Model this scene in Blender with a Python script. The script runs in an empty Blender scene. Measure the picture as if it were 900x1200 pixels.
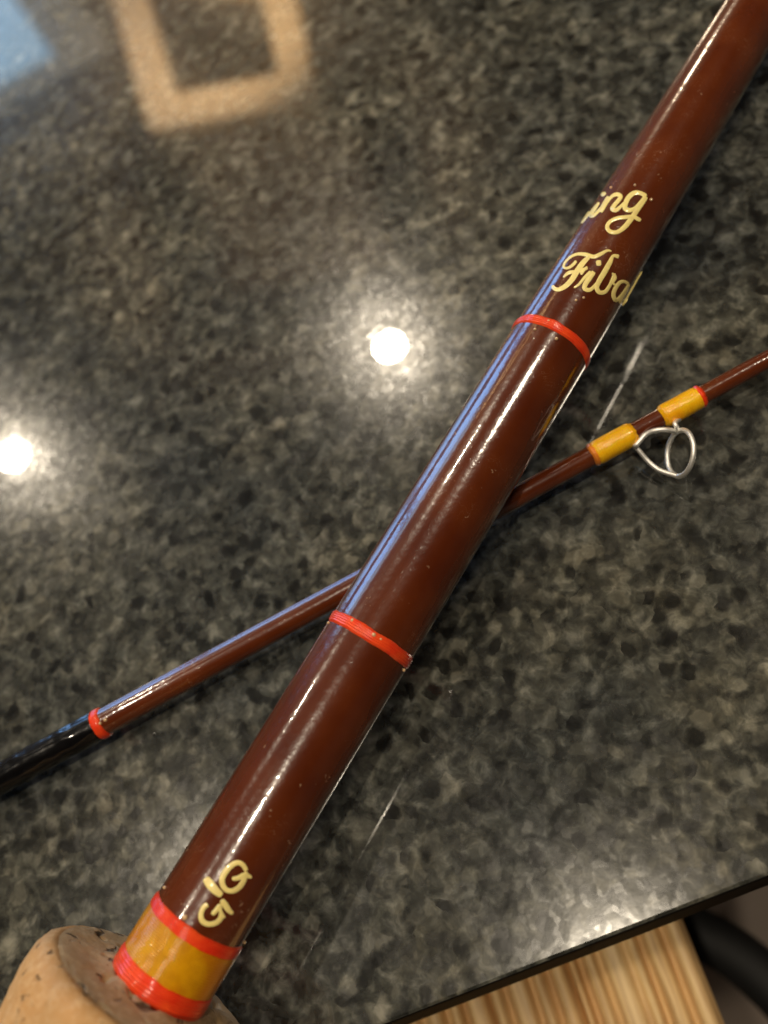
import bpy, bmesh, math, random
from mathutils import Vector, Matrix, noise
from math import radians, pi, sin, cos

random.seed(7)
S = bpy.context.scene
COL = S.collection

# ------------------------------------------------------------------ camera
F = 1070.0                       # focal length in photograph pixels (photo 900 x 1200)
AL, AC = 190.0, 470.0            # where the plumb line falls, along / across the thick rod
U2 = Vector((.52, -.854)); N2 = Vector((.854, .52))
nd = Vector((-AL*.52 + AC*.854, AL*.854 + AC*.52, F)).normalized()   # "down" in camera axes (x right, y down, z forward)

def ray(px, py): return Vector(((px-450)/F, (py-600)/F, 1.0))

A_c = ray(645, 405)*.1512        # two points of the thick rod's axis
B_c = ray(434, 750)*.1394
d_c = (A_c-B_c).normalized()
C_c = B_c + d_c*((.1275-B_c.z)/d_c.z)
H = nd.dot(C_c) + .0180          # height of the lens over the counter top

def hit_c(px, py, h=0.0):
    r = ray(px, py); return r*((H-h)/nd.dot(r))
Zw = -nd
e = hit_c(900, 1021) - hit_c(439, 1200)
Xw = (e - Zw*e.dot(Zw)).normalized()
Yw = Zw.cross(Xw)
CAM = Vector((0, 0, H))
def dirw(v): return Vector((Xw.dot(v), Yw.dot(v), Zw.dot(v)))
def W(v): return dirw(v) + CAM
def hit(px, py, h=0.0): return W(hit_c(px, py, h))
def mirror(px, py, z=None, y=None, x=None):
    """point of the room seen mirrored in the counter at that pixel"""
    p = hit(px, py); v = (p-CAM).normalized(); v.z = -v.z
    if z is not None: t = (z-p.z)/v.z
    elif y is not None: t = (y-p.y)/v.y
    else: t = (x-p.x)/v.x
    return p + v*t

cd = bpy.data.cameras.new('camera'); cam = bpy.data.objects.new('camera', cd); COL.objects.link(cam)
cr, cu, cb = dirw(Vector((1,0,0))), dirw(Vector((0,-1,0))), dirw(Vector((0,0,-1)))
cam.matrix_world = Matrix(((cr.x,cu.x,cb.x,CAM.x),(cr.y,cu.y,cb.y,CAM.y),(cr.z,cu.z,cb.z,CAM.z),(0,0,0,1)))
cd.sensor_fit = 'VERTICAL'; cd.sensor_height = 24; cd.sensor_width = 18; cd.lens = 24*F/1200
cd.clip_start = .005; cd.clip_end = 50
cd.dof.use_dof = True; cd.dof.focus_distance = .141; cd.dof.aperture_fstop = cd.lens/3.0
S.camera = cam

# ------------------------------------------------------------------ light, world, exposure
S.view_settings.view_transform = 'Standard'; S.view_settings.look = 'None'
S.view_settings.exposure = .18; S.view_settings.gamma = 1
S.render.engine = 'CYCLES'
S.cycles.max_bounces = 8; S.cycles.glossy_bounces = 5; S.cycles.transmission_bounces = 6
S.cycles.sample_clamp_indirect = 6; S.cycles.blur_glossy = .3
S.cycles.use_denoising = True
w = bpy.data.worlds.new('World'); S.world = w; w.use_nodes = True
w.node_tree.nodes['Background'].inputs[0].default_value = (.78, .72, .62, 1)
w.node_tree.nodes['Background'].inputs[1].default_value = .06

CEIL = 1.90
L1 = mirror(457, 407, z=CEIL-.012)
L2 = mirror(17, 535, z=CEIL-.012)
L3 = Vector((.90, .33, CEIL-.012))
L4 = Vector((-.85, .27, CEIL-.012))
L5 = mirror(735, 1140, z=CEIL-.012)
LIGHTS = [(L1, 10), (L2, 10), (L3, 11), (L4, 6), (L5, 10)]
def area(name, loc, rot, sx, sy, power, col, shape='RECTANGLE'):
    ld = bpy.data.lights.new(name, 'AREA'); ld.shape = shape; ld.size = sx
    if shape in ('RECTANGLE', 'ELLIPSE'): ld.size_y = sy
    ld.energy = power; ld.color = col
    o = bpy.data.objects.new(name, ld); o.location = loc; o.rotation_euler = rot; COL.objects.link(o); return o
for i, (p, pw) in enumerate(LIGHTS):
    area('downlight_lamp', p - Vector((0,0,.004)), (0,0,0), .30 if i == 2 else .060, 0, pw, (1, .86, .66), 'DISK')

SC = Vector((.44, 2.32-.075, .71))
area('sconce_lamp', SC, (radians(-90),0,0), .07, .16, 3.0, (1, .80, .56))
# ------------------------------------------------------------------ helpers
def tag(o, label=None, cat=None, group=None, kind=None):
    if label: o['label'] = label
    if cat: o['category'] = cat
    if group: o['group'] = group
    if kind: o['kind'] = kind
    return o
def thing(name, label, cat, loc, group=None):
    o = bpy.data.objects.new(name, None); o.empty_display_size = .01; o.location = loc; COL.objects.link(o)
    return tag(o, label, cat, group)
def orig(o):
    v = Vector((0,0,0))
    while o: v += o.location; o = o.parent
    return v
def mesh(name, verts, faces, mat, parent=None, smooth=True, loc=None):
    off = orig(parent) if parent else Vector((0,0,0))
    if parent is None and loc is not None: off = Vector(loc)
    me = bpy.data.meshes.new(name)
    me.from_pydata([tuple(Vector(v)-off) for v in verts], [], faces)
    bm = bmesh.new(); bm.from_mesh(me); bmesh.ops.recalc_face_normals(bm, faces=bm.faces); bm.to_mesh(me); bm.free()
    if smooth: me.polygons.foreach_set('use_smooth', [True]*len(me.polygons))
    me.materials.append(mat); me.update()
    o = bpy.data.objects.new(name, me); COL.objects.link(o)
    if parent: o.parent = parent
    elif loc is not None: o.location = loc
    return o
def frame_of(d):
    d = d.normalized(); a = Vector((0,0,1)) if abs(d.z) < .9 else Vector((1,0,0))
    u = d.cross(a).normalized(); return u, d.cross(u)
def lathe(P0, d, prof, seg=96, cap=True, wob=None, sj=None):
    """verts, faces of a body of revolution; prof = [(s, r), ...] along the axis"""
    u, v = frame_of(d); V = []; Fc = []
    for (s, r) in prof:
        for k in range(seg):
            a = 2*pi*k/seg; rr = r + (wob(s, a) if wob else 0)
            V.append(P0 + d*(s + (sj(s, a) if sj else 0)) + u*(rr*cos(a)) + v*(rr*sin(a)))
    for i in range(len(prof)-1):
        for k in range(seg):
            k2 = (k+1) % seg
            Fc.append((i*seg+k, i*seg+k2, (i+1)*seg+k2, (i+1)*seg+k))
    if cap:
        Fc.append(tuple(range(seg))[::-1]); n = (len(prof)-1)*seg; Fc.append(tuple(range(n, n+seg)))
    return V, Fc
def tube(pts, r, seg=14, closed=False):
    pts = [Vector(p) for p in pts]; n = len(pts); V = []; Fc = []
    pu = None
    for i, p in enumerate(pts):
        if closed: t = (pts[(i+1) % n]-pts[i-1]).normalized()
        else: t = (pts[min(i+1, n-1)]-pts[max(i-1, 0)]).normalized()
        if pu is None: u, _ = frame_of(t)
        else: u = (pu - t*pu.dot(t)).normalized()
        pu = u; v = t.cross(u)
        rr = r[i] if isinstance(r, (list, tuple)) else r
        for k in range(seg):
            a = 2*pi*k/seg; V.append(p + u*(rr*cos(a)) + v*(rr*sin(a)))
    m = n if closed else n-1
    for i in range(m):
        j = (i+1) % n
        for k in range(seg):
            k2 = (k+1) % seg; Fc.append((i*seg+k, i*seg+k2, j*seg+k2, j*seg+k))
    if not closed:
        Fc.append(tuple(range(seg))[::-1]); Fc.append(tuple(range((n-1)*seg, n*seg)))
    return V, Fc
def spline(pts, n=10):
    """Catmull-Rom through points of any dimension"""
    pts = [tuple(p) for p in pts]; P = [pts[0]] + pts + [pts[-1]]; out = []
    for i in range(1, len(P)-2):
        p0, p1, p2, p3 = P[i-1], P[i], P[i+1], P[i+2]
        for k in range(n):
            t = k/n
            out.append(tuple(.5*((2*b)+(-a+c)*t+(2*a-5*b+4*c-dd)*t*t+(-a+3*b-3*c+dd)*t**3)
                             for a, b, c, dd in zip(p0, p1, p2, p3)))
    out.append(pts[-1]); return out
def box(lo, hi):
    x0, y0, z0 = lo; x1, y1, z1 = hi
    V = [Vector(p) for p in ((x0,y0,z0),(x1,y0,z0),(x1,y1,z0),(x0,y1,z0),(x0,y0,z1),(x1,y0,z1),(x1,y1,z1),(x0,y1,z1))]
    return V, [(0,3,2,1),(4,5,6,7),(0,1,5,4),(1,2,6,5),(2,3,7,6),(3,0,4,7)]

# ---- node helpers
class M:
    def __init__(s, name):
        s.m = bpy.data.materials.new(name); s.m.use_nodes = True; s.t = s.m.node_tree
        s.b = s.t.nodes['Principled BSDF']; s.o = s.t.nodes['Material Output']
    def n(s, typ, **kw):
        nd_ = s.t.nodes.new(typ)
        for k, v in kw.items():
            if k.startswith('i_'):
                k = k[2:]; nd_.inputs[int(k) if k.isdigit() else k.replace('_', ' ')].default_value = v
            else: setattr(nd_, k, v)
        return nd_
    def l(s, a, b): s.t.links.new(a, b)
    def set(s, **kw):
        for k, v in kw.items(): s.b.inputs[k.replace('_', ' ')].default_value = v
    def coord(s, scale=1.0, rot=(0,0,0), sc3=None):
        tc = s.n('ShaderNodeTexCoord'); mp = s.n('ShaderNodeMapping')
        mp.inputs['Scale'].default_value = sc3 or (scale,)*3; mp.inputs['Rotation'].default_value = rot
        s.l(tc.outputs['Object'], mp.inputs[0]); return mp.outputs[0]
    def noise(s, co, scale, detail=3, rough=.5, dist=0):
        n_ = s.n('ShaderNodeTexNoise'); n_.inputs['Scale'].default_value = scale; n_.inputs['Detail'].default_value = detail
        n_.inputs['Roughness'].default_value = rough; n_.inputs['Distortion'].default_value = dist; s.l(co, n_.inputs['Vector']); return n_
    def vor(s, co, scale, feature='F1', rnd=1.0):
        n_ = s.n('ShaderNodeTexVoronoi', feature=feature); n_.inputs['Scale'].default_value = scale
        n_.inputs['Randomness'].default_value = rnd; s.l(co, n_.inputs['Vector']); return n_
    def ramp(s, fac, stops, interp='LINEAR'):
        r = s.n('ShaderNodeValToRGB'); r.color_ramp.interpolation = interp
        e_ = r.color_ramp.elements
        while len(e_) < len(stops): e_.new(.5)
        for q, (p, c) in zip(e_, stops):
            q.position = p; q.color = (c, c, c, 1) if isinstance(c, (int, float)) else (*c, 1)
        s.l(fac, r.inputs[0]); return r.outputs[0]
    def mix(s, fac, a, b, mode='MIX'):
        x = s.n('ShaderNodeMix', data_type='RGBA', blend_type=mode)
        for val, sock in ((fac, x.inputs[0]), (a, x.inputs[6]), (b, x.inputs[7])):
            if isinstance(val, (int, float)): sock.default_value = val if sock.type == 'VALUE' else (val, val, val, 1)
            elif isinstance(val, tuple): sock.default_value = (*val, 1)
            else: s.l(val, sock)
        return x.outputs[2]
    def math(s, op, a, b=0.0, clamp=False):
        x = s.n('ShaderNodeMath', operation=op, use_clamp=clamp)
        for val, sock in ((a, x.inputs[0]), (b, x.inputs[1])):
            if isinstance(val, (int, float)): sock.default_value = val
            else: s.l(val, sock)
        return x.outputs[0]
    def bump(s, h, strength, dist, base=None):
        b_ = s.n('ShaderNodeBump'); b_.inputs['Strength'].default_value = strength; b_.inputs['Distance'].default_value = dist
        s.l(h, b_.inputs['Height'])
        if base is not None: s.l(base, b_.inputs['Normal'])
        return b_.outputs[0]

# ------------------------------------------------------------------ materials
def granite():
    m = M('polished_granite')
    co = m.coord()
    wob = m.noise(co, 260, 3, .55); add = m.n('ShaderNodeVectorMath', operation='MULTIPLY_ADD')
    m.l(wob.outputs['Color'], add.inputs[0]); add.inputs[1].default_value = (.0030,)*3; m.l(co, add.inputs[2])
    cw = add.outputs[0]
    v1 = m.vor(cw, 430, 'SMOOTH_F1'); v1.inputs['Smoothness'].default_value = .5
    v2 = m.vor(cw, 900, 'SMOOTH_F1'); v2.inputs['Smoothness'].default_value = .6
    v3 = m.vor(cw, 310); v4 = m.vor(cw, 240)
    def val(v):
        sp = m.n('ShaderNodeSeparateColor'); m.l(v.outputs['Color'], sp.inputs[0]); return sp.outputs[0], sp.outputs[1]
    a, a2 = val(v1); b, b2 = val(v2); c, c2 = val(v3); d1, d2 = val(v4)
    g1 = m.ramp(a, [(0, (.006,.0065,.006)), (.2, (.018,.019,.017)), (.42, (.034,.035,.031)), (.68, (.062,.062,.053)), (.88, (.105,.103,.087)), (1, (.17,.165,.14))])
    g2 = m.ramp(m.mix(.35, b, m.noise(co, 1000, 4, .6).outputs[0]), [(.1, (.008,.0085,.008)), (.35, (.028,.029,.026)), (.65, (.060,.060,.051)), (.9, (.14,.135,.115))])
    base = m.mix(.45, g1, g2)
    na = m.noise(co, 330, 4, .58, .5); nb = m.noise(co, 210, 3, .5, .4)
    g3 = m.ramp(na.outputs[0], [(.32, (.004,.0045,.0045)), (.43, (.018,.019,.019)), (.51, (.046,.048,.044)), (.59, (.092,.094,.086)), (.70, (.20,.20,.182))])
    base = m.mix(.36, base, g3)
    base = m.mix(m.math('MULTIPLY', m.ramp(nb.outputs[0], [(.34, 1), (.44, 0)]), .55), base, (.014,.015,.0145))
    dk = m.ramp(c, [(0, 1), (.2, .9), (.24, 0)])             # rounder, nearly black crystals
    dk = m.math('MULTIPLY', dk, m.ramp(v3.outputs['Distance'], [(.3, 1), (.55, 0)]))
    base = m.mix(m.math('MULTIPLY', dk, .85), base, (.0065,.007,.0068))
    lt = m.ramp(d2, [(.84, 0), (.90, .8), (1, .95)])         # pale feldspar
    lt = m.math('MULTIPLY', lt, m.math('MULTIPLY', m.ramp(v4.outputs['Distance'], [(.15, 1), (.55, .05)]), m.ramp(na.outputs[0], [(.35, .3), (.6, 1)])))
    base = m.mix(m.math('MULTIPLY', lt, .6), base, (.19, .185, .16))
    cl = m.noise(co, 30, 3, .55)
    base = m.mix(1.0, base, m.ramp(cl.outputs[0], [(.3, (.62,.65,.68)), (.7, (1.22,1.17,1.06))]), 'MULTIPLY')
    gm_ = m.n('ShaderNodeGamma'); gm_.inputs[1].default_value = 1.26; m.l(base, gm_.inputs[0])
    base = m.mix(1.0, gm_.outputs[0], (2.90, 2.92, 2.98), 'MULTIPLY')
    wf = m.noise(co, 150, 2, .5)
    base = m.mix(m.math('MULTIPLY', m.ramp(wf.outputs[0], [(.52, 0), (.68, 1)]), .2), base, m.mix(1.0, base, (1.15, 1.0, .84), 'MULTIPLY'))
    m.l(base, m.b.inputs['Base Color'])
    # mica flakes make the satin part of the gloss uneven
    ro = m.ramp(a2, [(0, .15), (.5, .18), (1, .22)])
    m.l(ro, m.b.inputs['Roughness'])
    m.l(m.ramp(b2, [(0, .14), (.6, .22), (.9, .34)]), m.b.inputs['Specular IOR Level'])
    m.set(IOR=1.6, Coat_Weight=1.0, Coat_IOR=1.62)
    sm = m.noise(co, 55, 4, .6)
    cr_ = m.ramp(sm.outputs[0], [(.35, .010), (.65, .032)]); m.l(cr_, m.b.inputs['Coat Roughness'])
    hb = m.noise(co, 420, 2, .5)
    m.l(m.bump(hb.outputs[0], .008, .0001), m.b.inputs['Coat Normal'])
    m.l(m.bump(wob.outputs[0], .05, .0003), m.b.inputs['Normal'])
    return m.m

def varnish(name, c_dark, c_light, specks=True):
    m = M(name); co = m.coord()
    n1 = m.noise(co, 90, 3, .5); n2 = m.noise(co, 900, 2, .5)
    base = m.mix(m.ramp(n1.outputs[0], [(.3, 0), (.7, 1)]), c_dark, c_light)
    sx_ = m.n('ShaderNodeVectorMath', operation='MULTIPLY_ADD'); m.l(n2.outputs['Color'], sx_.inputs[0]); sx_.inputs[1].default_value = (.0035,)*3; m.l(co, sx_.inputs[2]); co2 = sx_.outputs[0]
    if specks:      # worn nicks and dust in the lacquer
        v = m.vor(co2, 600); k = m.ramp(v.outputs['Distance'], [(0, 1), (.10, .8), (.2, 0)])
        sp = m.n('ShaderNodeSeparateColor'); m.l(v.outputs['Color'], sp.inputs[0])
        k = m.math('MULTIPLY', k, m.ramp(sp.outputs[0], [(.90, 0), (.97, 1)]))
        base = m.mix(m.math('MULTIPLY', k, .5), base, (.55, .36, .22))
        k2n = m.noise(co, 300, 2, .5, 3.0)
        k2 = m.ramp(k2n.outputs[0], [(.495, 0), (.5, 1), (.505, 0)])
        k2 = m.math('MULTIPLY', k2, m.ramp(n1.outputs[0], [(.48, 0), (.62, .5)]))
        base = m.mix(k2, base, (.48, .30, .18))
    m.l(base, m.b.inputs['Base Color'])
    m.set(Roughness=.24, IOR=1.5, Coat_Weight=1.0, Coat_IOR=1.55, Coat_Roughness=.03)
    m.b.inputs['Specular IOR Level'].default_value = .35
    rr = m.ramp(m.noise(co, 240, 4, .65).outputs[0], [(.35, .02), (.65, .10)]); m.l(rr, m.b.inputs['Coat Roughness'])
    dust = m.noise(co, 2600, 2, .5); hh_ = m.math('ADD', n2.outputs[0], m.math('MULTIPLY', m.ramp(dust.outputs[0], [(.66, 0), (.72, 1)]), .6))
    m.l(m.bump(hh_, .14, .00014), m.b.inputs['Coat Normal'])
    m.l(m.bump(n2.outputs[0], .2, .0002), m.b.inputs['Normal'])
    return m.m

def thread(name, c1, c2, axis_scale=1.0, coat_r=.08):
    m = M(name); co = m.coord(); n1 = m.noise(co, 500, 3, .6); n2 = m.noise(co, 160, 2, .5)
    base = m.mix(m.ramp(n1.outputs[0], [(.35, 0), (.65, 1)]), c1, c2)
    base = m.mix(m.math('MULTIPLY', m.ramp(n2.outputs[0], [(.50, 0), (.68, 1)]), .55), base, tuple(x*f for x, f in zip(c1, (.95, .55, .5))))
    m.l(base, m.b.inputs['Base Color'])
    m.set(Roughness=.4, Coat_Weight=1.0, Coat_IOR=1.42, Coat_Roughness=coat_r); m.b.inputs['Specular IOR Level'].default_value = .15
    m.l(m.bump(n1.outputs[0], .4, .0003), m.b.inputs['Coat Normal'])
    return m.m

def simple(name, col, rough=.5, metal=0.0, coat=0.0, nscale=300, var=.25, bump=.2, bd=.0003):
    m = M(name); co = m.coord(); n1 = m.noise(co, nscale, 4, .6)
    base = m.mix(m.ramp(n1.outputs[0], [(.3, 0), (.7, 1)]), tuple(x*(1-var) for x in col), tuple(min(1, x*(1+var)) for x in col))
    m.l(base, m.b.inputs['Base Color'])
    m.set(Roughness=rough, Metallic=metal, Coat_Weight=coat, Coat_Roughness=.05)
    m.l(m.bump(n1.outputs[0], bump, bd), m.b.inputs['Normal'])
    return m.m

def cork(name, c1, c2, c3, pits, ps=210):
    m = M(name); co = m.coord()
    n1 = m.noise(co, 120, 5, .6); n2 = m.noise(co, 700, 4, .7); n3 = m.noise(co, 260, 2, .5, .6)
    base = m.mix(m.ramp(n1.outputs[0], [(.3, 0), (.7, 1)]), c1, c2)
    base = m.mix(m.math('MULTIPLY', m.ramp(n2.outputs[0], [(.45, 0), (.7, 1)]), .45), base, c3)
    wv = m.n('ShaderNodeVectorMath', operation='MULTIPLY_ADD'); m.l(n3.outputs['Color'], wv.inputs[0]); wv.inputs[1].default_value = (.004,)*3; m.l(co, wv.inputs[2])
    pn = m.noise(wv.outputs[0], ps*1.3, 3, .55, .5); k = m.ramp(pn.outputs[0], [(.70-pits*.6, 0), (.74-pits*.6, .75), (.82-pits*.6, 1)])
    gr_ = m.noise(co, 60, 3, .6)
    base = m.mix(m.math('MULTIPLY', m.ramp(gr_.outputs[0], [(.45, 0), (.65, 1)]), .45), base, tuple(x*.45 for x in c1))
    base = m.mix(k, base, (.022, .014, .008))
    m.l(base, m.b.inputs['Base Color']); m.set(Roughness=.62)
    m.b.inputs['Specular IOR Level'].default_value = .35
    h = m.math('SUBTRACT', m.math('MULTIPLY', n2.outputs[0], .35), k)
    m.l(m.bump(h, .8, .0007), m.b.inputs['Normal'])
    return m.m

def wood_mat(direction):
    m = M('brushed_pale_wood'); tc = m.n('ShaderNodeTexCoord')
    # texture space stretched along the grain
    mp = m.n('ShaderNodeMapping'); mp.vector_type = 'POINT'
    mp.inputs['Rotation'].default_value = (0, 0, -math.atan2(direction.y, direction.x))
    m.l(tc.outputs['Object'], mp.inputs[0])
    mp2 = m.n('ShaderNodeMapping'); mp2.inputs['Scale'].default_value = (.045, 1, 1); m.l(mp.outputs[0], mp2.inputs[0]); co = mp2.outputs[0]
    n1 = m.noise(co, 95, 3, .5, .05); n2 = m.noise(co, 1300, 3, .6); n3 = m.noise(mp.outputs[0], 35, 2, .5)
    base = m.ramp(n1.outputs[0], [(.30, (.78,.47,.18)), (.42, (.86,.56,.24)), (.55, (.91,.63,.29)), (.75, (.96,.71,.36))])
    base = m.mix(m.math('MULTIPLY', m.ramp(n2.outputs[0], [(.4, 1), (.55, 0)]), .45), base, (.36, .17, .055))
    base = m.mix(m.math('MULTIPLY', m.ramp(n3.outputs[0], [(.4, 0), (.7, 1)]), .4), base, (.55, .36, .20))
    at = m.n('ShaderNodeAttribute', attribute_name='groove_shade'); base = m.mix(m.math('MULTIPLY', at.outputs['Fac'], .6), base, (.40, .19, .055))  # shade of the grooves, put into the wood colour
    m.l(base, m.b.inputs['Base Color']); m.set(Roughness=.5)
    m.l(m.bump(n2.outputs[0], .35, .0003), m.b.inputs['Normal'])
    return m.m

MG = granite()
MB = varnish('brown_varnish', (.080, .0135, .0032), (.130, .027, .0058))
MR = thread('red_thread', (.80, .040, .008), (.90, .085, .015))
MY = thread('yellow_thread', (.56, .24, .001), (.68, .32, .002))
MY2 = thread('golden_thread', (.90, .43, .003), (.96, .54, .008))
MLACQ = simple('lettering_paint', (.95, .76, .27), .35, 0, .6, 900, .10, .1)
MCORK = cork('cork', (.52, .26, .085), (.66, .38, .15), (.82, .60, .34), .09, 420)
MCORKF = cork('cork_end_grain', (.38, .25, .125), (.62, .43, .23), (.74, .56, .34), .16)
MMET = simple('bright_wire', (.96, .94, .88), .48, .85, 0, 900, .10, .15)
MBLK = simple('black_ferrule', (.003, .003, .0035), .25, 0, .8, 500, .3, .1)
MBLK.node_tree.nodes['Principled BSDF'].inputs['Specular IOR Level'].default_value = .15
MPOW = simple('black_powder_coat', (.0035, .0035, .0035), .7, 0, 0, 900, .3, .2)
MFLOOR = simple('floor_tile', (.30, .235, .19), .55, 0, 0, 12, .10, .1, .002)
MWALL = simple('wall_paint', (.27, .22, .17), .8, 0, 0, 30, .05, .1)
MCEILP = simple('ceiling_paint', (.20, .145, .10), .9, 0, 0, 30, .04, .1)
MTRIM = simple('downlight_trim_paint', (.8, .8, .78), .5, 0, 0, 100, .03, .05)
MCAB = simple('cabinet_paint', (.05, .045, .04), .5, 0, 0, 60, .1, .1)

# ------------------------------------------------------------------ room (seen only mirrored)
def setting(name, V, Fc, mat, smooth=False):
    return tag(mesh(name, V, Fc, mat, None, smooth), kind='structure')
FZ = -.92; YB = 2.32
setting('floor', *box((-3, -2.6, FZ-.05), (3, YB+.1, FZ)), MFLOOR)
V, Fc = box((-3, -2.6, CEIL), (3, YB+.1, CEIL+.05)); setting('ceiling', V, Fc, MCEILP)

setting('wall_back', *box((-3, YB, FZ), (3, YB+.05, CEIL-.001)), MWALL)
setting('wall_front', *box((-3, -2.65, FZ), (3, -2.6, CEIL-.001)), MWALL)
setting('wall_left', *box((-3.05, -2.6, FZ), (-3, YB, CEIL-.001)), MWALL)
setting('wall_right', *box((3, -2.6, FZ), (3.05, YB, CEIL-.001)), MWALL)

# ------------------------------------------------------------------ countertop
E0 = hit(439, 1200); EDGE = E0.y
def counter():
    R = .0042; T = .030
    pr = []                       # profile in (y, z), top going outwards to the underside
    R = .0007; OUT = .0027
    for k in range(7):
        a = pi/2*k/6*.93; pr.append((EDGE - R*sin(a), -R + R*cos(a)))
    pr += [(EDGE-R-OUT, -T+.0012), (EDGE-R-OUT+.001, -T)]
    back = .62
    full = [(back, 0)] + [(EDGE+.0, 0)] + pr[1:] + [(back, -T)]
    x0, x1 = -1.0, .85; V = []; Fc = []
    for x in (x0, x1):
        for (y, z) in full: V.append(Vector((x, y, z)))
    n = len(full)
    for i in range(n):
        j = (i+1) % n; Fc.append((i, j, n+j, n+i))
    Fc.append(tuple(range(n))); Fc.append(tuple(range(n, 2*n))[::-1])
    o = mesh('countertop', V, Fc, MG, None, False, loc=(0, .2, -T))
    for p in o.data.polygons: p.use_smooth = len(p.vertices) == 4 and abs(p.normal.z) < .999 and abs(p.normal.y) < .999
    edge_m = simple('shaded_granite_edge', (.005, .005, .005), .8, 0, 0, 500, .5, .4)  # matt side face; its shade is put into the near-black colour
    edge_m.node_tree.nodes['Principled BSDF'].inputs['Specular IOR Level'].default_value = .05
    o.data.materials.append(edge_m)
    for p in o.data.polygons:
        if p.normal.y < -.7: p.material_index = 1
    tag(o, 'polished dark grey speckled granite countertop lying under both rod sections', 'countertop')
counter()
# cabinet carcass that holds the counter up
cab = thing('base_cabinet', 'dark kitchen cabinet standing under the granite countertop', 'cabinet', (0, .3, FZ))
mesh('carcass', *box((-.98, EDGE+.26, FZ+.001), (.83, .60, -.0305)), MCAB, cab, False)

# ------------------------------------------------------------------ thick rod section
B = W(B_c); D = dirw(d_c).normalized()
def s_of(px, py):
    """parameter along the thick rod's axis nearest to the sight line"""
    r = dirw(ray(px, py)).normalized(); w0 = B-CAM
    b_ = D.dot(r); return (b_*r.dot(w0) - D.dot(w0))/(1-b_*b_)
def depth_s(s): return B_c.z + d_c.z*s
S_R1, S_R2 = s_of(645, 405), s_of(434, 750)
S_W0, S_W1 = s_of(190, 1153), s_of(235, 1077)
S_C = s_of(184, 1162); S_TOP = s_of(875, 30)
R0 = .0070
RP = [(-1, .00705), (S_W1, .00702), (S_R2, .0070), (S_R1, .00688), (s_of(735, 250), .0064), (S_TOP, .0058), (S_TOP+.08, .0054), (9, .0054)]
def rad(s):
    for (a, ra), (b, rb) in zip(RP, RP[1:]):
        if s <= b: return ra + (rb-ra)*max(0, (s-a))/(b-a)
rod = thing('fishing_rod', 'thick maroon rod butt with gold lettering and cork grip, lying across the thin section', 'fishing rod', B + D*S_C)
ss = [S_C-.02 + i*(S_TOP+.07-S_C+.02)/80 for i in range(81)]
mesh('blank', *lathe(B, D, [(s, rad(s)) for s in ss], 128), MB, rod)

def band(s0, s1, r_in, r_out, n_thr, mat, name, parent, axisP=B, axisD=D, seg=128, bead=.5, amp=.00009, radf=None):
    rf = radf or rad
    prof = [(s0-bead*.0004, rf(s0)+.00001)]
    n = max(6, n_thr*6)
    for i in range(n+1):
        t = i/n; s = s0+(s1-s0)*t
        edge = min(1, t*n_thr*.8, (1-t)*n_thr*.8)
        prof.append((s, rf(s) + r_out*(.35+.65*math.sqrt(max(0, edge))) + amp*abs(sin(pi*n_thr*t))))
    prof.append((s1+bead*.0004, rf(s1)+.00001))
    ph = random.random()*9
    wob = lambda s, a: .00004*noise.noise(Vector((cos(a)*2.2+ph, sin(a)*2.2, s*700)))
    mid = (s0+s1)/2
    sj = lambda s, a: .00016*noise.noise(Vector((cos(a)*3+ph, sin(a)*3, (1 if s > mid else -1)*5))) + .00005*noise.noise(Vector((cos(a)*14+ph, sin(a)*14, (1 if s > mid else -1)*5)))
    return mesh(name, *lathe(axisP, axisD, prof, seg, True, wob, sj), mat, parent)
trims = []
for (sc_, wd) in ((S_R1, .00128), (S_R2, .00155)):
    b_ = band(sc_-wd/2, sc_+wd/2, 0, .00013, 4, MR, 'trim_band', rod); trims.append((sc_, wd))
# butt wrap: red, yellow, red
red_w = .0019
wr = band(S_W0+red_w*1.1, S_W1-red_w*.85, 0, .00020, 17, MY, 'thread_wrap', rod)
band(S_W1-red_w*.85, S_W1, 0, .00022, 5, MR, 'wrap_edging', rod)
band(S_W0-.0008, S_W0+red_w*1.1, 0, .00034, 6, MR, 'wrap_edging', rod)

# clear lacquer beads that stand at the edges of the thread (they catch the lamps)
MCLR = simple('lacquer_bead', (.75, .50, .26), .08, 0, 1.0, 600, .2, .1)
def bead_cluster(parent, specs):
    V = []; Fc = []
    for (s, a_px, r) in specs:
        p, nrm = a_px
        bm = bmesh.new(); bmesh.ops.create_uvsphere(bm, u_segments=12, v_segments=8, radius=r)
        off = len(V)
        for v in bm.verts: V.append(p + nrm*r*.15 + v.co)
        for f in bm.faces: Fc.append(tuple(off+v.index for v in f.verts))
        bm.free()
    o = mesh('lacquer_bead', V, Fc, MCLR, parent); return o

def cyl_hit(px, py, dr=0.0):
    """point on the thick rod's skin on the sight line of a photo pixel (where the paint lies)"""
    r = dirw(ray(px, py)).normalized(); R = rad(s_of(px, py)) + dr
    for _ in range(2):
        w0 = CAM-B; rp = r - D*r.dot(D); wp = w0 - D*w0.dot(D)
        a = rp.dot(rp); b = 2*rp.dot(wp); c = wp.dot(wp)-R*R; q = b*b-4*a*c
        if q < 0: q = 0
        t = (-b-math.sqrt(q))/(2*a); p = CAM + r*t; s = (p-B).dot(D); R = rad(s)+dr
    n = (p-B-D*s).normalized(); return p, n, s

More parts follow.
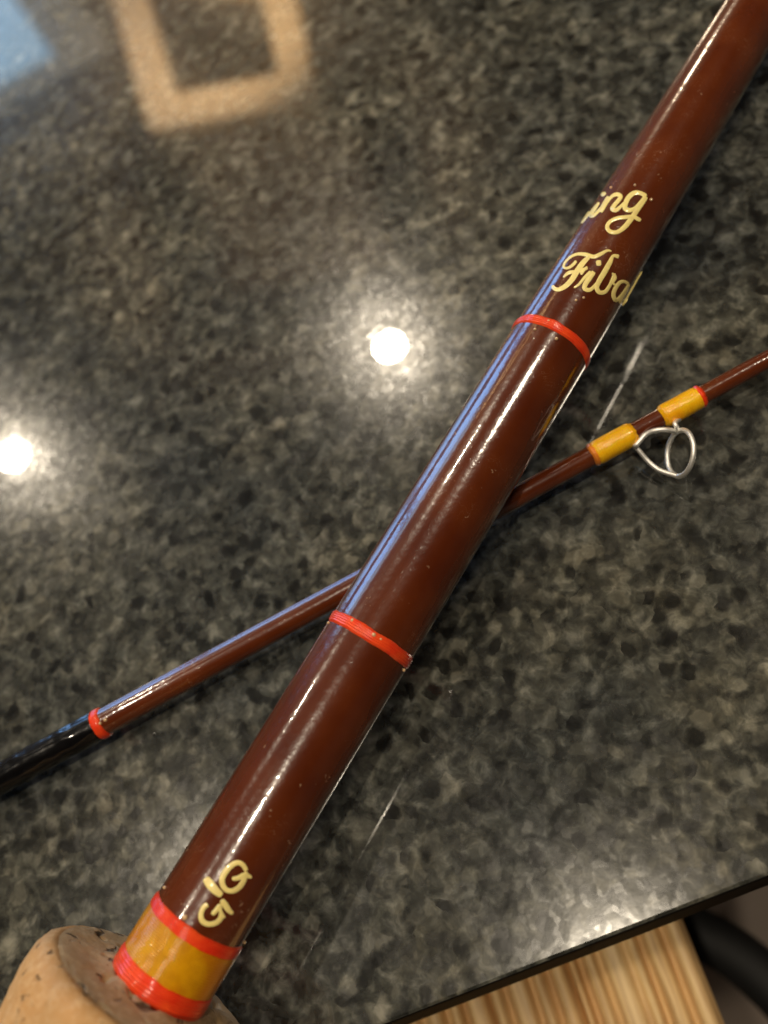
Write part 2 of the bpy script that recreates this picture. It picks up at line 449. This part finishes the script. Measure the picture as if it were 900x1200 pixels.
def decal(strokes, name, parent, mat, dr0=.00003):
    """painted strokes: (list of (x, y, half-width)) in photo pixels, laid on the lacquer"""
    V = []; Fc = []; q = 0
    for st in strokes:
        pts = spline(st, 8); n = len(pts); ring = []
        for i, (x, y, hw) in enumerate(pts):
            a = pts[max(0, i-1)]; b = pts[min(n-1, i+1)]
            tx, ty = b[0]-a[0], b[1]-a[1]; L = math.hypot(tx, ty) or 1; tx /= L; ty /= L
            hw = max(hw, .25)
            # rounded ends
            e_ = min(i, n-1-i); k = 1.0 if e_ > 2 else (.55, .85, .97)[e_]
            q += 1; dr = dr0 + q*1.2e-7
            row = []
            for f_, up in ((-1, 0), (-.8, .00003), (.8, .00003), (1, 0)):
                p, nn, s = cyl_hit(x - ty*hw*k*f_, y + tx*hw*k*f_, dr+up); row.append(len(V)); V.append(p)
            ring.append(row)
        for r1, r2 in zip(ring, ring[1:]):
            for k in range(3): Fc.append((r1[k], r1[k+1], r2[k+1], r2[k]))
    return mesh(name, V, Fc, mat, parent)

def sc(pts, k, ox, oy, hw=1.0): return [(ox+x/k, oy+y/k, h/k*hw) for (x, y, h) in pts]
# "ing"   (zoom scale 8.18, origin 670,205)
k1 = (8.18, 670, 205)
ing = [
    [(92,462,8),(120,425,13),(158,370,15),(175,352,8)],
    [(262,262,10),(235,300,17),(195,355,20),(178,388,18),(205,392,15),(250,350,15),(295,300,14),(330,240,12)],
    [(284,200,11),(302,184,20),(326,170,11)],
    [(352,205,15),(330,245,20),(296,310,22),(276,356,20)],
    [(290,350,12),(335,270,13),(385,205,16),(435,186,20),(468,205,20),(450,240,20),(408,290,20),(388,325,20),(420,338,20),(462,310,16),(505,262,12)],
    [(715,205,22),(660,175,20),(600,172,22),(545,215,24),(515,275,24),(512,320,24),(550,338,22),(605,320,18),(655,268,17),(700,215,17)],
    [(712,205,26),(670,270,26),(620,345,25),(570,420,25),(510,495,24),(440,545,20),(375,545,20),(340,505,20),(360,455,18),(425,418,18),(510,405,19),(590,402,19),(640,425,19),(662,438,14)],
]
decal([sc(s, *k1, .98) for s in ing], 'lettering', rod, MLACQ)
k2 = (7.5, 640, 285)
fib = [
    [(575,70,6),(535,66,12),(480,95,17),(420,118,18),(350,100,18),(280,95,14),(215,120,12),(165,170,11),(155,210,12),(190,218,12),(235,190,14),(265,155,12)],
    [(380,120,16),(330,165,24),(275,240,26),(225,320,25),(165,380,22),(105,408,18),(65,392,17),(62,370,12)],
    [(150,300,8),(195,262,16),(250,250,15),(310,240,17),(365,215,14)],
    [(305,275,13),(335,235,12),(360,205,9)],
    [(440,178,22),(462,174,26),(484,172,22)],
    [(420,250,22),(385,300,24),(345,360,23),(340,400,20),(385,410,18),(430,370,14),(470,315,12)],
    [(245,392,9),(290,360,12),(340,300,14),(395,250,18)],
    [(640,120,20),(590,112,14),(560,170,22),(515,250,25),(465,335,24),(445,390,22),(470,432,20),(520,425,18),(560,370,16),(590,305,17),(602,265,14)],
    [(580,262,9),(610,300,13),(590,345,12),(610,372,9)],
    [(725,362,16),(690,338,14),(645,348,18),(605,405,20),(592,460,20),(615,502,18),(650,470,13),(690,420,13),(722,368,13)],
    [(730,360,12),(700,420,15),(665,480,17),(655,520,16),(680,530,10),(715,490,8)],
    [(842,250,7),(800,320,8),(750,410,8),(705,490,8),(672,548,8)],
]
decal([sc(s, *k2, .95) for s in fib], 'lettering', rod, MLACQ)
k3 = (10.0, 220, 1000)
gq = [
    [(205,290,40),(255,355,52),(320,430,48),(400,495,34)],
    [(395,545,28),(435,600,36),(480,665,32),(530,710,22)],
    [(690,205,26),(640,130,28),(570,112,30),(480,170,34),(412,270,34),(405,355,32),(450,425,30),(530,440,30),(610,390,32),(660,310,30),(690,215,26)],
    [(520,300,22),(590,290,28),(670,255,30),(750,285,18)],
    [(235,600,30),(190,630,28),(155,710,30),(170,790,32),(240,830,30),(330,815,30),(385,760,30),(390,700,26)],
    [(285,720,24),(335,665,28),(375,615,24),(385,680,22),(430,760,22)],
]
decal([sc(s, *k3, 1.0) for s in gq], 'lettering', rod, MLACQ)

# lacquer beads
beads = []
for (x, y, r) in ((413,727,.00026),(433,757-.5,.0),(438,744,.00030),(446,749,.0002),(473,785,.00024),(385,730,.0002),
                  (627,386,.00022),(652,397,.00026),(643,376,.0002),
                  (217,1075,.00034),(193,1040,.00022),(286,1104,.00024),
                  (675,352,.00022),(684,349,.0002),(716,220,.00022),(763,234,.00024),(744,217,.0002)):
    if r > 0:
        p, nn, s = cyl_hit(x, y); beads.append((s, (p, nn), r*1.1))
lb = bead_cluster(rod, beads); lb['kind'] = 'stuff'

# cork grip
Rc = .0177
def cork_grip():
    prof_face = [(S_C+.0012, .0072), (S_C+.0011, .0088), (S_C+.0004, .0102), (S_C+.0001, .0125), (S_C-.0001, .0147)]
    wob = lambda s, a: .00022*noise.noise(Vector((cos(a)*1.6, sin(a)*1.6, s*90))) + .00030*noise.noise(Vector((cos(a)*9, sin(a)*9, s*520)))
    body = [(S_C-.0006, .0150), (S_C-.00025, .0154), (S_C-.0006, .0163), (S_C-.0014, .0172), (S_C-.0028, .0177), (S_C-.0055, .01775)]
    s = S_C-.0055
    for i in range(40):
        s -= .0018; body.append((s, .0177 - min(.0032, .00020*(i+1)) ))
    g = mesh('cork_grip', *lathe(B, D, body, 128, True, wob), MCORK, rod)
    # the dished, grimy end face with its raised lip round the blank
    u, v = frame_of(D); V = []; Fc = []; seg = 128; rs = []
    n = 26
    for i in range(n+1):
        r = .0069 + (.0154-.0069)*i/n
        base = S_C + .0006*math.exp(-((r-.0069)/.0022)**2) - .00018*max(0, (r-.0140)/.0014)**2
        for k in range(seg):
            a = 2*pi*k/seg; q = Vector((cos(a)*r, sin(a)*r, 0))
            h = .00010*noise.noise(q*900) + .00022*noise.noise(q*260)
            pit = noise.noise(q*420 + Vector((3.1, 7.7, 1)))
            if pit > .42: h -= (pit-.42)*.0045
            V.append(B + D*(base+h) + u*(r*cos(a)) + v*(r*sin(a)))
    for i in range(n):
        for k in range(seg):
            k2_ = (k+1) % seg; Fc.append((i*seg+k, i*seg+k2_, (i+1)*seg+k2_, (i+1)*seg+k))
    mesh('grip_end_face', V, Fc, MCORKF, rod)
cork_grip()

# ------------------------------------------------------------------ thin rod section
HT = .0052
T0 = hit(118, 848, HT); T1 = hit(798, 477, HT)
TD = (T1-T0).normalized()
def t_of(px, py):
    r = dirw(ray(px, py)).normalized(); w0 = T0-CAM
    b_ = TD.dot(r); return (b_*r.dot(w0) - TD.dot(w0))/(1-b_*b_)
def zc(p): return -cb.dot(p-CAM)
def rpx(px, py, wpx): return wpx*zc(T0+TD*t_of(px, py))/F/2
r_a = rpx(180, 815, 31.5); r_b = rpx(720, 520, 24); ta, tb = t_of(180, 815), t_of(720, 520)
def trad(t): return r_a + (r_b-r_a)*(t-ta)/(tb-ta)
thin = thing('rod_tip_section', 'thin maroon rod section with black ferrule and yellow wrapped wire guide, under the thick rod', 'rod section', T0.copy())
t_end = t_of(900, 424)+.05; t_beg = t_of(118, 848)
mesh('blank', *lathe(T0, TD, [(t_beg-.02+i*(t_end-t_beg+.02)/60, trad(t_beg-.02+i*(t_end-t_beg+.02)/60)) for i in range(61)], 72), MB, thin)
# black ferrule, whipped with thread under lacquer
prof = []; t0f = t_beg-.060; rf_ = trad(t_beg)+.00028
n = 240
for i in range(n+1):
    t = t0f+(t_beg-.0006-t0f)*i/n
    prof.append((t, rf_ + .00001*(.5+.5*sin(t*2*pi/.0018)) * (1 if t < t_beg-.0035 else .2)))
mesh('ferrule', *lathe(T0, TD, prof, 64, True, lambda s, a: .00010*noise.noise(Vector((cos(a)*2.5, sin(a)*2.5, s*420)))), MBLK, thin)
band(t_beg-.0007, t_beg+.0009, 0, .00032, 4, MR, 'trim_band', thin, T0, TD, 64, .4, .00003, trad)
for (x0, y0, x1, y1) in ((697, 531, 743, 512), (777, 489, 820, 467)):
    a, b = t_of(x0, y0), t_of(x1, y1)
    band(a, b, 0, .00034, 16, MY2, 'guide_wrap', thin, T0, TD, 64, 1.0, .00004, trad)
band(t_of(818.5, 468), t_of(823.5, 465.5), 0, .00037, 3, MR, 'wrap_edging', thin, T0, TD, 64, .5, .00003, trad)
band(t_of(693, 533.5), t_of(697.5, 531), 0, .00030, 3, simple('orange_thread', (.75, .22, .02), .4, 0, .8), 'wrap_edging', thin, T0, TD, 64, .5, .00003, trad)

gb = T0 + TD*(t_beg+.0013) + (Vector((0,0,1))*.75 + Vector((0,0,1)).cross(TD).normalized()*-.1).normalized()*trad(t_beg)
lb2 = bead_cluster(thin, [(0, (gb + sd_*q_, Vector((0,0,1))), r_) for sd_, q_, r_ in ((cr, .0009, .00035), (-cu, .0006, .00028))]); lb2['kind'] = 'stuff'
# wire guide: two-footed frame and ring standing out sideways
side = Vector((0,0,1)).cross(TD).normalized()
if hit(800, 540).dot(side) < T1.dot(side): side = -side
tg = t_of(783, 486)
def gp(px, py, h): return hit(px, py, h)
rc = hit(797, 531, .0048)
e1 = (hit(801, 556, .0048)-hit(792, 507, .0048))/2; hh = (hit(811, 529, .0048)-rc)
hh -= e1.normalized()*hh.dot(e1.normalized())
e2 = hh + Vector((0,0,1))*math.sqrt(max(0, e1.length**2-hh.length**2))
mesh('guide_ring', *tube([rc + e1*cos(a) + e2*sin(a) for a in [2*pi*i/56 for i in range(56)]], .00043, 12, True), MMET, thin)
legs = []
def bez(pts): return [Vector(p) for p in spline([tuple(p) for p in pts], 8)]
legA = bez([T0+TD*t_of(738,514)+side*trad(tb)*1.0, gp(746,521,.0056), gp(757,509,.0062), gp(770,504,.0070), gp(784,504,.0066), rc-e1])
legB = bez([T0+TD*t_of(738,514)+side*trad(tb)*.9-Vector((0,0,.0008)), gp(748,527,.0040), gp(759,540,.0030), gp(773,551,.0026), rc+e1*.88-e2*.47])
legC = bez([T0+TD*t_of(790,484)+side*trad(tb)*.95, gp(791,496,.0062), gp(793,501,.0060), rc-e1])
for L_ in (legA, legB, legC):
    mesh('guide_leg', *tube(L_, [.00042 if 2 < i else .00052 for i in range(len(L_))], 10), MMET, thin)

# ------------------------------------------------------------------ stool: pale brushed planks on a black frame
ZS = -.062
def ws(px, py): return hit(px, py, ZS)
SY = -(ws(800,1079)-ws(836,1168)).normalized()             # along the grain, towards the photographer
SX = ws(800,1079)-ws(478,1203); SX = (SX - SY*SX.dot(SY)).normalized()
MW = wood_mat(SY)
stool = thing('wooden_stool', 'stool with pale brushed wood plank seat beside the counter edge at bottom right', 'stool', Vector((ws(650,1200).x, ws(650,1200).y-.05, FZ)))
P00 = ws(787, 1042); g0 = P00.dot(SX)
end_dir = (ws(787,1042)-ws(466,1166))
SHADE = []
def plank(x0, x1, seed):
    SHADE.clear()
    nx, ny = 110, 26; V = []; Fc = []
    L = .30
    rnd = random.Random(seed); gr = []
    x = 0
    while x < x1-x0:
        gr.append((x, rnd.uniform(.0028, .0050))); x += rnd.uniform(.0032, .0062)
    for j in range(ny+1):
        for i in range(nx+1):
            lx = (x1-x0)*i/nx; X = -x0-lx
            # start on the line of the counter edge
            k = X/(end_dir.normalized().dot(SX)); st = P00 + end_dir.normalized()*k
            ly = L*(j/ny)**1.5
            wv = .0006*noise.noise(Vector((lx*30+seed, ly*9, 0)))
            h = 0; shade = 0
            for (g, dp) in gr:
                dd = (lx+wv-g)/.0010; 
                if abs(dd) < 4: h -= dp*.55*math.exp(-dd*dd); shade = max(shade, math.exp(-(dd-.6)**2*1.6)*dp/.005)  # groove depth, and the painted shade that follows it
            h += .0005*noise.noise(Vector((lx*300+seed, ly*12, 3)))
            e_ = min(lx, (x1-x0)-lx); h -= .0012*max(0, 1-e_/.0012)**2
            SHADE.append(shade); scal = .0009*noise.noise(Vector((lx*420+seed*3, 0, 5)))
            V.append(Vector((0,0,ZS+h)) + Vector((st.x, st.y, 0)) + SY*(ly+scal+(0 if j else .0)))
    n1 = nx+1
    for j in range(ny):
        for i in range(nx): Fc.append((j*n1+i, j*n1+i+1, (j+1)*n1+i+1, (j+1)*n1+i))
    # skirt down to the underside
    rim = [i for i in range(n1)] + [j*n1+nx for j in range(1, ny+1)] + [ny*n1+i for i in range(nx-1, -1, -1)] + [j*n1 for j in range(ny-1, 0, -1)]
    b0 = len(V)
    for r in rim: p = V[r].copy(); p.z = ZS-.024; V.append(p)
    m_ = len(rim)
    for i in range(m_): Fc.append((rim[i], rim[(i+1) % m_], b0+(i+1) % m_, b0+i))
    Fc.append(tuple(range(b0, b0+m_)))
    return V, Fc
xw = [0, .0395, .0640, .090, .128]
px_w = 0
mmpp = (P00-ws(700,1117)).dot(SX)/101.0     # metres per photo pixel across the seat
edges_px = [801, 665, 572, 480, 380, 280, 180]
edges = [(P00 - ws(x, 1078+(801-x)*.386)).dot(SX) for x in edges_px]
for i, (a, b) in enumerate(zip(edges, edges[1:])):
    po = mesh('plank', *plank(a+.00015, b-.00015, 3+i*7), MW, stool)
    at_ = po.data.attributes.new('groove_shade', 'FLOAT', 'POINT')
    for k_, v_ in enumerate(SHADE): at_.data[k_].value = v_
cen = P00 - SX*(edges[-1]/2) + SY*.15
# black frame: a bowed rail beyond the seat and four legs
zr = ZS-.075
def wr_(px, py, z): return hit(px, py, z)
rail = bez([wr_(690,1050,zr), wr_(752,1072,zr), wr_(800,1087,zr), wr_(848,1109,zr), wr_(898,1149,zr), wr_(945,1203,zr), wr_(985,1280,zr)])
mesh('back_rail', *tube(rail, .0068, 20), MPOW, stool)
zb = ZS-.026
lo = P00-SX*edges[-1]+SY*.02; 
def slab(c, hx, hy, z0, z1):
    V = [];
    for z in (z0, z1):
        for sx, sy in ((-1,-1),(1,-1),(1,1),(-1,1)): p = c+SX*(hx*sx)+SY*(hy*sy); V.append(Vector((p.x, p.y, z)))
    return V, [(0,3,2,1),(4,5,6,7),(0,1,5,4),(1,2,6,5),(2,3,7,6),(3,0,4,7)]
mesh('seat_frame', *slab(cen, edges[-1]/2-.006, .142, zb-.02, zb), MPOW, stool, False)
for sx in (-1, 1):
    for sy in (-1, 1):
        mesh('leg', *slab(cen+SX*(sx*(edges[-1]/2-.02))+SY*(sy*.12), .011, .011, FZ+.001, zb-.0205), MPOW, stool, False)
# arms joining the rail to the frame
for (px, py) in ((690,1050), (985,1280)):
    a = wr_(px, py, zr); c2 = cen+SY*(-.11 if py < 1100 else .1)+SX*(edges[-1]/2-.03); c2.z = zb-.01
    mesh('rail_bracket', *tube([a, (a+c2)/2+Vector((0,0,.004)), c2], .006, 12), MPOW, stool)

# ------------------------------------------------------------------ room pieces mirrored in the stone
LABS = ['ceiling downlight mirrored as the white dot just left of the thick rod',
        'ceiling downlight mirrored as the white dot cut by the left edge',
        'ceiling downlight whose long streak shines along the middle of the thick rod',
        'ceiling downlight whose streak shines on the yellow wrap by the cork grip',
        'ceiling downlight above the stool, glaring on the granite near its edge',
        ]
for i, (p, pw) in enumerate(LIGHTS):
    lab = LABS[i]
    t = thing('ceiling_downlight', lab, 'downlight', Vector((p.x, p.y, CEIL)), 'round ceiling downlights')
    q = 3.4 if i == 2 else 1
    prof = [(0, .050*q), (.006, .050*q), (.0075, .046*q), (.0075, .040*q), (.001, .038*q)]
    mesh('trim_ring', *lathe(Vector((p.x, p.y, CEIL-.0005)), Vector((0,0,-1)), prof, 48, False), MTRIM, t)

MWOODT = simple('pale_oak_trim', (.74, .53, .30), .5, 0, 0, 60, .12, .2)
zf = 1.12
oc = [mirror(*p, z=zf) for p in ((176,154), (374,118), (338,-42), (112,-62))]
ic = [mirror(*p, z=zf) for p in ((206,110), (328,86), (304,-12), (164,-28))]
fr = thing('hanging_wooden_frame', 'pale oak frame hung from the ceiling, mirrored tan in the polished granite at top left', 'frame', sum(oc, Vector())/4)
for i in range(4):
    j = (i+1) % 4; V = []
    for z in (zf, zf+.03):
        for q in (oc[i], oc[j], ic[j], ic[i]): V.append(Vector((q.x, q.y, z)))
    mesh('frame_board', V, [(0,1,2,3),(7,6,5,4),(0,4,5,1),(1,5,6,2),(2,6,7,3),(3,7,4,0)], MWOODT, fr, False)

for q in oc: mesh('cord', *tube([Vector((q.x, q.y, zf+.028))*.98+fr.location*.02, Vector((q.x, q.y, CEIL-.001))*.98+Vector((fr.location.x, fr.location.y, CEIL))*.02], .002, 8), MPOW, fr)
# window with daylight, far left
wc = Vector((-1.02, YB-.055, 0)); hd = Vector((0,1,0)); tang = Vector((1,0,0))
win = thing('window', 'window of blue daylight mirrored at the top left corner of the granite', 'window', wc.copy())
m = M('daylight_pane'); 
m.t.nodes.remove(m.b); em = m.n('ShaderNodeEmission'); gn = m.noise(m.coord(), 2.2, 2, .5)
m.l(m.ramp(gn.outputs[0], [(.35, (.20, .46, 1.0)), (.65, (.34, .62, 1.0))]), em.inputs[0]); em.inputs[1].default_value = 6.5; m.l(em.outputs[0], m.o.inputs[0])
def wq(u0, u1, z0, z1, d0, d1):
    V = []
    for dd in (d0, d1):
        for (u_, z_) in ((u0,z0),(u1,z0),(u1,z1),(u0,z1)): V.append(wc + tang*u_ + Vector((0,0,z_)) + hd*dd)
    return V, [(0,3,2,1),(4,5,6,7),(0,1,5,4),(1,2,6,5),(2,3,7,6),(3,0,4,7)]
def window(root, hw, Z0, Z1, mu, mw, tr=None):
    mesh('pane', *wq(-hw, mu-mw-.001, Z0, Z1, .02, .026), m.m, root, False)
    mesh('pane', *wq(mu+mw+.001, hw, Z0, Z1, .02, .026), m.m, root, False)
    mesh('mullion', *wq(mu-mw, mu+mw, Z0, Z1, 0, .05), MTRIM, root, False)
    top = Z1
    if tr:
        mesh('transom', *wq(-hw, hw, Z1+.001, tr[0]-.001, 0, .05), MTRIM, root, False)
        mesh('upper_pane', *wq(-hw, tr[2], tr[0], tr[1], .02, .026), m2.m, root, False)
        mesh('frame', *wq(tr[2]+.001, hw, tr[0], tr[1], 0, .05), MTRIM, root, False); top = tr[1]
    for a in ((-hw-.05,-hw-.001,Z0-.05,top+.05),(hw+.001,hw+.03,Z0-.05,top+.05)): mesh('frame', *wq(*a, 0, .05), MTRIM, root, False)
    for a in ((-hw,hw,top+.001,top+.05),(-hw,hw,Z0-.05,Z0-.001)): mesh('frame', *wq(*a, 0, .05), MTRIM, root, False)
m2 = M('pale_daylight_pane'); m2.t.nodes.remove(m2.b); em2 = m2.n('ShaderNodeEmission'); gn2 = m2.noise(m2.coord(), .8, 1, .5)
m2.l(m2.ramp(gn2.outputs[0], [(.35, (.30, .55, .85)), (.65, (.55, .80, 1.0))]), em2.inputs[0]); em2.inputs[1].default_value = 3.0; m2.l(em2.outputs[0], m2.o.inputs[0])
wc = Vector((-.93, YB-.055, 0))
window(win, .50, .26, .98, -.07, .035, (1.04, 1.37, .40))
wc = Vector((-.27, YB-.055, 0))
win2 = thing('window', 'low narrow window of blue daylight mirrored along the left edge of the thick rod', 'window', wc.copy())
window(win2, .115, .20, .72, 0, .008)
sco = thing('wall_sconce', 'warm wall sconce whose glint shows along the top end of the thick rod', 'wall lamp', Vector((SC.x, YB-.001, SC.z)))
mesh('back_plate', *box((SC.x-.045, YB-.012, SC.z-.10), (SC.x+.045, YB-.001, SC.z+.10)), MTRIM, sco, False)
mesh('housing', *box((SC.x-.038, SC.y+.004, SC.z-.085), (SC.x+.038, YB-.0125, SC.z+.085)), MTRIM, sco, False)
# added spot without a fixture, put in to brighten the hanging oak frame
fc = fr.location; sd = bpy.data.lights.new('frame_fill_spot', 'SPOT'); sd.energy = 120; sd.color = (1,.82,.6); sd.spot_size = radians(60); sd.spot_blend = .8; sd.shadow_soft_size = .03
so = bpy.data.objects.new('frame_fill_spot', sd); COL.objects.link(so); so.location = fc + Vector((.05,-.25,-.6)); so.rotation_euler = (fc-so.location).to_track_quat('-Z','Y').to_euler()
print('H', H, 'EDGE', EDGE, 'L', [tuple(round(c, 2) for c in p) for p, _ in LIGHTS], 'frame', oc[0], 'win', wc)
